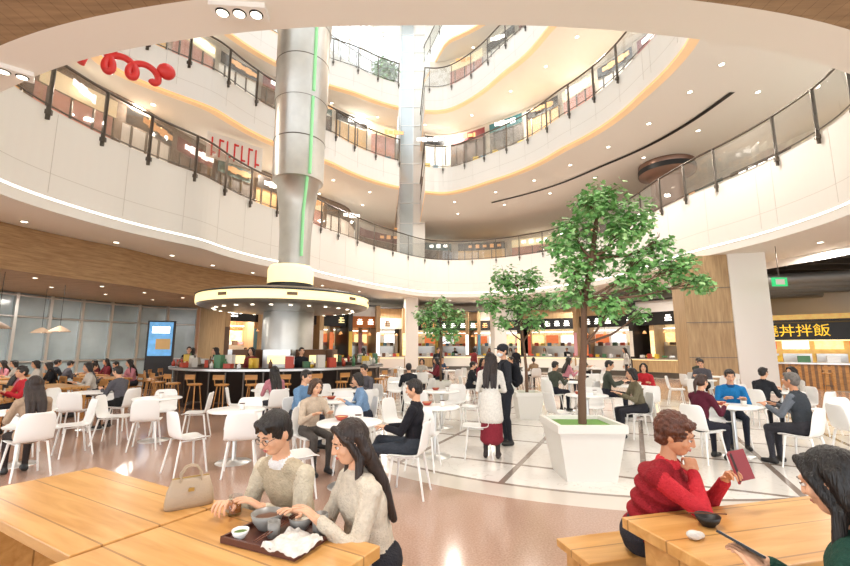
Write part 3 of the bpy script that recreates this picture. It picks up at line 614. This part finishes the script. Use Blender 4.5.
strip(B,RO,17.3,RO,zr,GLASSM,i0,i1); B.obj('window_2')
B=MB(); strip(B,RO,0,RO,Z1,CREAM,I(-35)+0,I(143)); B.obj('wall_back')
B=MB(); i0,i1=I(143),I(205)
strip(B,RO,3.84,RO,Z1,WOODB,i0,i1); strip(B,RO,0,RO,3.84,WINGL,i0,i1)
for i in range(i0,i1+1,3):
    p=pt(RO[i]-.06,i,1.92); B.box(p,(.12,.12,3.84),LSTEEL,rz=TH[i])
for z in (.1,1.1,2.9,3.75): 
    B.tube([pt(RO[i]-.08,i,z) for i in range(i0,i1+1)],.045,LSTEEL,6)
B.obj('window_1')
B=MB(); i0,i1=I(112),I(238); rb=R1+2.6
strip(B,rb,Z1-.01,rb,3.84,WOODB,i0,i1); strip(B,rb,3.84,RO,3.84,WOODC,i0,i1)
B.obj('ceiling_bulkhead')
B=MB(); strip(B,R1+3.4,Z1-.02,RO,Z1-.02,mat('dark_open_ceiling','#4a4845',.8),-I(40),I(38)); strip(B,R1+3.4,Z1,R1+3.4,Z1-.3,WHITE,-I(40),I(38)); B.obj('ceiling_service_zone')
B=MB(); dl=mat('downlight','#ffffff',.5,emit='#fff3dc',es=7)
def dl_at(x,y,z,r=.1):
    B.lathe([(0,-.015),(r,-.015)],(x,y,z),dl,14); B.lathe([(r,-.018),(r*1.3,-.012),(r*1.3,0)],(x,y,z),LSTEEL,14)
for R,z,offs,st in ((R1,Z1,(1.9,),8),(R2,Z2,(1.6,4.0),9),(R3,Z3,(1.6,),10),(R4,Z4,(1.6,),10)):
    for q in offs:
        for i in range(0,NT,st):
            if z<6 and deg[i]>205: continue
            if R[i]+q>RO[i]-.5 or notch[i]: continue
            p=pt(R[i]+q,i,z); dl_at(p[0],p[1],z,.08)
for i in range(I(120),I(235),6):
    for q in (3.6,5.6): p=pt(R1[i]+q,i,3.84); dl_at(p[0],p[1],3.84,.06)
B.obj('ceiling_downlights')
B=MB(); strip(B,R2+3.0,Z2-.02,R2+3.2,Z2-.02,BLACK,0,I(70)); B.obj('ceiling_track')
def tri(x,y,rz):
    B=MB(); B.box((0,0,Z1-.03),(.56,.2,.06),WHITE)
    for q in (-.17,0,.17): B.lathe([(0,-.01),(.055,-.01)],(q,0,Z1-.06),dl,16); B.lathe([(.055,-.012),(.07,-.0)],(q,0,Z1-.06),BLACK,16)
    B.obj('ceiling_spot_light',(x,y,0),rz)
tri(-1.93,4.0,.08); tri(-5.3,4.95,.7)
# floor
m=D.materials.new('terrazzo_floor'); m.use_nodes=True; n=m.node_tree.nodes; l=m.node_tree.links; b=n['Principled BSDF']
tc=n.new('ShaderNodeTexCoord'); 
def mth(op,a,bb=None):
    q=n.new('ShaderNodeMath'); q.operation=op
    for i,v in enumerate((a,bb)):
        if v is None: continue
        if isinstance(v,(int,float)): q.inputs[i].default_value=v
        else: l.new(v,q.inputs[i])
    return q.outputs[0]
def mixc(f,a,c):
    q=n.new('ShaderNodeMixRGB'); l.new(f,q.inputs['Fac'])
    for k_,v in (('Color1',a),('Color2',c)):
        if isinstance(v,str): q.inputs[k_].default_value=hexc(v)
        else: l.new(v,q.inputs[k_])
    return q.outputs[0]
def dist(cx,cy):
    q=n.new('ShaderNodeVectorMath'); q.operation='DISTANCE'; l.new(tc.outputs['Object'],q.inputs[0]); q.inputs[1].default_value=(cx,cy,0); return q.outputs['Value']
nz=n.new('ShaderNodeTexNoise'); nz.inputs['Scale'].default_value=60; nz.inputs['Detail'].default_value=3; l.new(tc.outputs['Object'],nz.inputs['Vector'])
rp=n.new('ShaderNodeValToRGB'); rp.color_ramp.elements[0].position=.35; rp.color_ramp.elements[1].position=.65; rp.color_ramp.elements[0].color=hexc('#a98876'); rp.color_ramp.elements[1].color=hexc('#bea08e'); l.new(nz.outputs['Fac'],rp.inputs['Fac'])
bk=n.new('ShaderNodeTexBrick'); bk.offset=0; bk.inputs['Scale'].default_value=1; bk.inputs['Brick Width'].default_value=1.6; bk.inputs['Row Height'].default_value=1.6; bk.inputs['Mortar Size'].default_value=.04; bk.inputs['Mortar Smooth'].default_value=0
bk.inputs['Color1'].default_value=hexc('#ebe7e1'); bk.inputs['Color2'].default_value=hexc('#e0dbd4'); bk.inputs['Mortar'].default_value=hexc('#8d7f75')
mp=n.new('ShaderNodeMapping'); mp.inputs['Rotation'].default_value=(0,0,.45); l.new(tc.outputs['Object'],mp.inputs[0]); l.new(mp.outputs[0],bk.inputs['Vector'])
nv=n.new('ShaderNodeTexNoise'); nv.inputs['Scale'].default_value=2.2; nv.inputs['Detail'].default_value=8; nv.inputs['Distortion'].default_value=1.5; l.new(tc.outputs['Object'],nv.inputs['Vector'])
vein=mth('LESS_THAN',mth('ABSOLUTE',mth('SUBTRACT',nv.outputs['Fac'],.5)),.008)
marb=mixc(mth('MULTIPLY',vein,.5),bk.outputs['Color'],'#c4bbb1')
d0=dist(3.4,10.4); d1=dist(0,14)
c=rp.outputs[0]
c=mixc(mth('LESS_THAN',mth('ABSOLUTE',mth('SUBTRACT',d1,12.2)),.10),c,'#8f776b')
c=mixc(mth('GREATER_THAN',d1,16),c,'#d8cdbf')
c=mixc(mth('LESS_THAN',d0,5.85),c,'#d9cfc4'); c=mixc(mth('LESS_THAN',d0,5.42),c,'#8d7d72'); c=mixc(mth('LESS_THAN',d0,5.35),c,marb)
l.new(c,b.inputs['Base Color']); b.inputs['Roughness'].default_value=.13
B=MB(); B.box((0,14,-.1),(90,60,.2),m); B.obj('floor')
# ------------------------------------------------------------------ central column & bar
cx,cy=-4.85,15.0; B=MB()
B.lathe([(.85,0),(.85,3.0),(.72,3.4)],(-.1,0,0),STEEL,40); B.lathe([(.54,4.4),(.55,5.6),(.6,6.4),(.76,7.6),(.9,7.62)],(0,0,0),STEEL,40)
B.lathe([(.9,7.62),(.92,10.6),(.96,10.64),(.98,13.6),(1.02,13.66),(1.02,28.4)],(0,0,0),STEEL,48)
for z,r in ((9.1,.915),(10.62,.945),(12.2,.97),(13.62,1.0),(15.5,1.02),(18.5,1.02),(21.5,1.02)): B.lathe([(r,z),(r+.012,z+.01),(r,z+.04)],(0,0,0),DSTEEL,48)
B.tube([(.38,-.46,4.8),(.40,-.52,6.4),(.52,-.62,7.6)],.05,EGREEN,6); B.tube([(.62,-.70,7.7),(.63,-.72,10.6)],.055,EGREEN,6); B.tube([(.66,-.76,10.8),(.67,-.76,13.6)],.055,EGREEN,6)
B.obj('atrium_column',(cx+.2,cy,0))
B=MB(); B.lathe([(.75,3.45),(.78,3.6),(.78,4.35),(.7,4.5),(.5,4.52)],(.1,0,0),EYEL,40); B.lathe([(.79,3.45),(.8,3.55),(.79,3.85)],(.1,0,0),DARK,40)
B.lathe([(.7,2.85),(2.55,2.95),(2.78,3.02),(2.83,3.1)],(0,0,0),mat('canopy_under','#9a958c',.3,.4),64); B.lathe([(2.83,3.06),(2.85,3.1),(2.85,3.32),(2.83,3.34)],(0,0,0),EYEL,64); B.lathe([(2.83,3.34),(2.4,3.5),(.7,3.62)],(0,0,0),mat('canopy_top','#6b5a48',.5),64); B.lathe([(2.87,3.33),(2.87,3.37),(2.8,3.4)],(0,0,0),DARK,64)
for k in range(26):
    t=k*2*math.pi/26; B.lathe([(0,0),(.06,0)],(2.3*math.cos(t),2.3*math.sin(t),2.92),dl,10)
    B.box((2.862*math.cos(t),2.862*math.sin(t),3.21),(.02,.3,.09),mat('sign_brown','#7a6248',.5),rz=t) if k%3==0 else None
B.obj('bar_canopy',(cx,cy,0))
B=MB(); B.lathe([(3.2,0),(3.2,.12),(3.25,.12),(3.25,1.02),(3.4,1.02),(3.4,1.1),(2.7,1.1),(2.7,0)],(0,0,0),DARK,64); B.lathe([(3.41,1.03),(3.41,1.09)],(0,0,0),LSTEEL,64)
for k in range(40): t=k*2*math.pi/40; B.box((3.26*math.cos(t),3.26*math.sin(t),.57),(.02,.04,.86),DSTEEL,rz=t)
cols=['#e9e4da','#b5432f','#d9b23c','#4c7a55','#e7e7e7','#6c4a34','#cfcac2']
for k in range(90):
    t=random.uniform(0,6.28); r=random.uniform(2.8,3.3); hh=random.uniform(.12,.38); mm=mat('bar_item_%d'%(k%7),cols[k%7],.4)
    if k%2: B.lathe([(0,0),(.05,0),(.055,hh*.6),(.02,hh*.8),(.02,hh),(0,hh)],(r*math.cos(t),r*math.sin(t),1.1),mm,10)
    else: B.box((r*math.cos(t),r*math.sin(t),1.1+hh/2),(.16,.22,hh),mm,rz=t)
for k in range(9):
    t=k*.7; B.box((1.5*math.cos(t),1.5*math.sin(t),.8),(.5,.8,1.6),LSTEEL if k%2 else mat('machine_brown','#6c4a34',.4),rz=t); B.box((1.78*math.cos(t),1.78*math.sin(t),1.3),(.02,.5,.25),EYEL,rz=t)
B.obj('bar_counter',(cx,cy,0))
for k in range(15):
    t=rad(185+k*11.5); inst('bar_stool',ST,(cx+3.85*math.cos(t),cy+3.85*math.sin(t),0),t+math.pi/2,1)
for t in (-60,-95,-130): tt=rad(t); inst('bartender',SVAR[(t//5)%3],(cx+2.25*math.cos(tt),cy+2.25*math.sin(tt),0),tt-math.pi/2,.98)
# ------------------------------------------------------------------ elevator shaft, columns
B=MB(); B.box((0,0,17.5),(2.0,1.4,21.8),WHITE); B.box((-.35,-.72,17.5),(.9,.04,21.6),mat('shaft_glass_cladding','#c3ccd0',.15,.3))
for z in np.arange(7.5,28,1.5): B.box((0,-.75,z),(2.0,.03,.05),LSTEEL)
B.box((.13,-.75,17.5),(.06,.06,21.8),LSTEEL); B.box((-.85,-.75,17.5),(.06,.06,21.8),LSTEEL); B.obj('elevator_shaft',(-1.0,30.6,0))
B=MB(); B.box((0,0,2.575),(2.4,1.6,5.15),WOODP); B.box((.95,-.83,2.575),(1.2,.1,5.15),WHITE)
for z in (1.3,2.6,3.9): B.box((-.25,-.81,z),(1.9,.02,.02),DSTEEL)
B.obj('wood_clad_column',(11.3,16.8,0),-.28)
for x,y in ((-1.0,30.4),(5.3,31.2),(-8.2,22.6)):
    B=MB(); B.box((0,0,2.575),(.9,.9,5.15),WOODP if x<-5 else WHITE); B.box((0,0,.1),(.96,.96,.2),DSTEEL); B.obj('square_column',(x,y,0),.2)
B=MB(); B.lathe([(.75,0),(.75,3.1),(.9,3.3),(1.25,3.45),(1.25,3.98)],(0,0,6.6),mat('bronze_panel','#86695a',.35,.6),36); B.lathe([(1.27,3.5),(1.27,3.75)],(0,0,6.6),BLACK,36); B.obj('bronze_column',(11.9,20.1,0))
B=MB(); B.box((0,0,0),(.5,.06,.3),mat('exit_green','#2fae6a',.5,emit='#38d07e',es=.8)); B.box((0,-.035,0),(.3,.01,.18),WHITE); B.tube([(0,0,.15),(0,0,1.25)],.012,DSTEEL,6); B.obj('exit_sign',(12.1,14.5,3.88))
# ------------------------------------------------------------------ food stalls
boards=[mat('menu_board','#d9c49a',.5,emit='#ffdc98',es=1.3,var=.6,vscale=5),mat('menu_board_b','#9c4a34',.5,emit='#ff8a50',es=.7,var=.6,vscale=6),mat('menu_board_c','#d8d8d0',.5,emit='#ffffff',es=1.3,var=.5,vscale=7)]
def stall(x,y,face,w=5,sign=BLACK,txt=EWHITE,k=0,zs=3.0,depth=2.6):
    B=MB(); B.box((0,-.2,.5),(w,.7,1.0),WOODP if k%2 else WHITE); B.box((0,-.2,1.02),(w+.1,.8,.05),LSTEEL); B.box((0,-.56,.15),(w,.02,.3),DSTEEL)
    B.box((0,-.57,.97),(w,.02,.04),EYEL)
    B.box((0,depth,2.2),(w,.1,4.4),mat('glowing_stall_tile_%d'%(k%3),('#e3d2ac','#e9e4da','#c08a5a')[k%3],.4,emit=('#ffdfa0','#fff0d8','#ffb070')[k%3],es=.25,var=.25,vscale=6));  # back wall tile emits faintly, interior light put into its material
    for s in (1,-1): B.box((s*w/2,depth/2-.2,2.2),(.25,depth+.6,4.4),WOODP if k%3 else DARK); B.box((s*(w/2),-.53,1.9),(.22,.02,1.5),(boards+GOODS)[(k*2+(s>0))%9])
    B.box((0,.1,zs+.35),(w,.25,.75),sign); B.box((0,depth/2,4.42),(w+.25,depth+.6,.08),DARK); B.box((0,.1,4.0),(w,.2,.8),WHITE if k%2 else WOODP)
    B.box((0,depth/2,4.34),(w-.8,.5,.05),EWHITE); B.box((0,depth-.3,2.85),(w-.4,.1,.05),EWHITE)  # emissive strips added to brighten the stall interior
    nb=int(w/1.1)
    for i in range(nb): B.box((-w/2+.65+i*(w-1.3)/(max(1,nb-1)),depth-.1,2.3),(.9,.06,.62),boards[(i+k)%3])
    B.box((0,depth-.35,.9),(w-.5,.5,1.8),LSTEEL)
    for i in range(8): B.box((-w/2+.6+i*(w-1.2)/7,depth-.35,1.92),(.25,.3,random.uniform(.15,.3)),GOODS[(i+k)%7])
    nn=int(w/.75); tw=.36
    for i in range(nn):
        if (i*7+k)%5==0: continue
        xx=-w*.36+i*w*.72/(nn-1); B.box((xx,-.04,zs+.36),(tw,.03,.07),txt); B.box((xx,-.04,zs+.50),(tw*.7,.03,.05),txt); B.box((xx,-.04,zs+.22),(tw,.03,.05),txt); B.box((xx-.05,-.04,zs+.36),(.05,.03,.34),txt)
    for i in range(int(w)): B.lathe([(0,0),(.12,0),(.05,.14),(0,.16)],(-w/2+.6+i*(w-1.1)/(max(1,int(w)-1)),-.1,2.5),EWARM,12); B.tube([(-w/2+.6+i*(w-1.1)/(max(1,int(w)-1)),-.1,2.66),(-w/2+.6+i*(w-1.1)/(max(1,int(w)-1)),-.1,zs)],.008,BLACK,5)
    for i in range(10): B.box((-w/2+.4+i*(w-.8)/9,-.15,1.05+.12),(.2,.2,random.uniform(.1,.3)),mat('bar_item_%d'%(i%7),cols[i%7],.4))
    return B.obj('food_stall',(x,y,0),rad(face+90))
for k,a in enumerate((62,74,83,92,100,108,117,127,137)):
    i=I(a); r=RO[i]-3.4; stall(CX+r*math.cos(TH[i]),CY+r*math.sin(TH[i]),a+180,w=(4.6,4.6,3.2,3.3,3.0,3.0,3.2,3.6,3.4)[k],sign=(BLACK,DARK,mat('sign_green','#3d5a3a',.5),BLACK,mat('sign_white','#ebe6da',.5),mat('sign_orange','#c9742e',.5),BLACK,DARK,BLACK)[k],txt=(EWHITE,EWARM,EWHITE,EWARM,mat('sign_brown','#7a6248',.5),EWHITE,EYEL,EWARM,EWHITE)[k],k=k)
    for q in ((-.04,.04) if k<2 else (.015,)):
        rr=r+.85; t=TH[i]+q; inst('stall_staff',SVAR[(k+int(q>0))%3],(CX+rr*math.cos(t),CY+rr*math.sin(t),0),t+math.pi/2,.98)
for k,a in enumerate((36,48)):
    i=I(a); r=RO[i]-3.4; stall(CX+r*math.cos(TH[i]),CY+r*math.sin(TH[i]),a+180,w=4.6,k=k+3)
B=MB(); B.box((0,-.2,.5),(7.0,.8,1.0),WOODS)
for i in range(35): B.box((-3.4+i*.2,-.62,.5),(.09,.03,.95),woodmat('dark_slats','#6b4a2a','#8a6238'))
B.box((0,-.2,1.03),(7.1,.95,.06),LSTEEL); B.box((0,2.6,1.6),(7.0,.1,3.2),mat('glowing_kitchen_tile','#d9b26a',.4,emit='#ffc868',es=.5,var=.3,vscale=5)); B.box((0,1.4,2.38),(7.1,.2,.75),BLACK); B.box((0,2.0,2.85),(7.1,1.5,.1),BLACK); B.box((0,1.35,1.98),(6.9,.12,.05),EYEL)  # tile wall emission stands in for yellow kitchen light
for i in range(6): B.box((-2.9+i*1.15,2.5,1.8),(.95,.06,.4),boards[i%3]); B.box((-2.9+i*1.15,2.2,.9),(1.0,.6,1.0),LSTEEL)
for i in range(8): B.box((-3.2+i*.9,-.1,1.2),(.4,.3,.26),mat('bar_item_%d'%(i%7),cols[i%7],.4))
for i in range(8): B.box((-3.2+i*.15,1.28,2.44),(.09,.02,.1),EWHITE); B.box((-3.2+i*.15,1.28,2.27),(.07,.02,.04),EWHITE)
for s in (1,-1): B.box((s*3.45,1.4,1.4),(.14,.2,2.8),BLACK)
SG=B.obj('grill_stall',(16.2,17.9,0),rad(-38))
cu=D.curves.new('stall_sign_text','FONT'); cu.body='燒丼拌飯'; cu.size=.58; cu.extrude=.02; cu.align_x='LEFT'; cu.align_y='CENTER'; cu.materials.append(mat('sign_yellow_led','#e8bf3c',.5,emit='#ffc828',es=.7))
o=D.objects.new('sign_text',cu); SC.collection.objects.link(o); o.parent=SG; o.location=(-1.75,1.27,2.38); o.rotation_euler=(rad(90),0,0)
B=MB()
for k in range(4): B.tube([(13.5,18.4+k*1.1,4.5-.1*k),(18.5,16+k*1.3,4.5-.1*k)],.22,mat('duct_grey','#8f8f8c',.5,.5),12)
B.obj('air_duct')
B=MB()
for k in range(8): B.box((17.0,11.5+k*1.2,4.95),(4,.12,.16),DSTEEL)
B.obj('ceiling_beams')
for k in range(6): inst('bar_stool',ST,(13.3+k*.75,17.3-k*.6,0),rad(-38),1)
B=MB(); B.box((0,0,1.4),(.95,.12,2.6),BLACK); B.box((0,-.065,2.0),(.82,.01,1.3),mat('display_screen','#3c6f9c',.2,emit='#5c9fd0',es=.8,var=.6,vscale=4)); B.box((0,-.072,2.35),(.6,.005,.25),EWHITE); B.box((.1,-.072,1.8),(.5,.005,.4),mat('screen_art','#d9b070',.4)); B.box((0,0,.05),(1.1,.5,.1),DSTEEL); B.obj('digital_signage_display',(-10.3,16.9,0),.3)
for s in ((-12.6,14.9),(-14.2,16.0),(-12.2,12.3)):
    B=MB(); B.lathe([(.32,0),(.3,.03),(.18,.12),(.04,.2),(0,.21)],(0,0,0),mat('rattan','#a8917a',.7,bump=.5,bscale=60),24); B.tube([(0,0,.2),(0,0,3.84-2.2)],.008,BLACK,5); B.ell((0,0,.05),(.05,.05,.05),EYEL); B.obj('pendant_lamp',(s[0],s[1],2.2))
# red festive ribbon decoration suspended in the atrium
B=MB(); rd=mat('glossy_red','#d8322f',.35)
pts=[]
for t in np.linspace(0,1,110): a=t*2*math.pi*2.6; pts.append((-.75+1.5*t+.22*math.sin(a),.08*math.cos(a),.36*math.cos(a)*(1-.2*t)))
B.tube(pts,.1,rd,10); B.tube([(-1.1,0,-.3),(-1.0,0,.1),(-.9,0,.55)],.1,rd,10); B.tube([(-.9,0,.5),(-.3,0,.42)],.09,rd,10); B.ell((.98,0,.25),(.26,.2,.26),rd,nu=20,nv=12); B.ell((-1.25,0,.3),(.2,.2,.2),rd,nu=20,nv=12)
for x in (-1.0,0,.95): B.tube([(x,0,.3),(x,0,18)],.006,LSTEEL,5)
B.obj('hanging_red_ribbon_decoration',(-9.0,11.9,10.05),.6)
B=MB()
for k in range(7): B.box((k*.3,0,.45),(.05,.05,.8),rd); B.box((k*.3+.08,0,.8 if k%2 else .2),(.16,.05,.07),rd)
B.box((.95,.03,.5),(2.3,.02,1.1),WHITE); B.obj('red_lettered_sign',(-8.75,16.6,9.4),.75)
# potted plant hung on an upper level edge planter
B=MB(); B.lathe([(0,0),(.3,0),(.4,.5),(.36,.5),(.3,.1),(0,.1)],(0,0,0),WHITE,24); B.tube([(0,0,.1),(.03,0,1.2),(0,0,2.0)],[.04,.03,.02],BARK,8)
for _ in range(700):
    u=Vector((random.gauss(0,1),random.gauss(0,1),random.gauss(0,1))).normalized()*random.uniform(.3,1); p=Vector((0,0,2.2))+Vector((u.x*.9,u.y*.9,u.z*.8)); nr=(u+Vector((0,0,.8))).normalized(); x=nr.orthogonal().normalized(); x=Matrix.Rotation(random.uniform(0,6.28),3,nr)@x; y=nr.cross(x)
    B.add([p+x*(a_*.22)+y*(b_*.22) for a_,b_ in LF],[tuple(range(10))],LG[random.randrange(3)])
B.obj('potted_plant',(-2.6,25.6,17.3))
# ------------------------------------------------------------------ lights
def area(name,loc,size,e,col=(1,.94,.86)):  # added fill discs under the soffits to brighten each level, no real fixtures
    L=D.lights.new(name,'AREA'); L.shape='DISK'; L.size=size; L.energy=e; L.color=col; o=D.objects.new(name,L); SC.collection.objects.link(o); o.location=loc; return o
for a in (5,30,55,75,100,125):
    i=I(a); p=pt(R1[i]+3.0,i,Z1-.06); area('ceiling_fill_light',p,.6,260)
for a in (140,160,180,200,222):
    i=I(a); p=pt(R1[i]+4.8,i,3.8); area('ceiling_fill_light',p,.6,165)
for a in (245,270,295,320):
    i=I(a); p=pt(R1[i]+1.6,i,Z1-.06); area('ceiling_fill_light',p,.6,140)
for R,z in ((R2,Z2),(R3,Z3)):
    for a in (0,30,60,83,110,140,175):
        i=I(a); p=pt(R[i]+2.0,i,z-.05); area('ceiling_fill_light',p,.5,230,(1,.93,.84))
W=D.worlds.new('sky'); SC.world=W; W.use_nodes=True; bgn=W.node_tree.nodes['Background']; bgn.inputs[0].default_value=(.93,.965,1,1); bgn.inputs[1].default_value=3.2
SC.view_settings.view_transform='Standard'; SC.view_settings.exposure=0
cam=D.cameras.new('camera'); cam.sensor_width=36; cam.lens=18.2; cam.clip_end=300; co=D.objects.new('camera',cam); SC.collection.objects.link(co)
co.location=(0,0,1.65); co.rotation_euler=(rad(98.6),0,0); SC.camera=co
print('VERTS',sum(len(o.data.vertices) for o in D.objects if o.type=='MESH'))
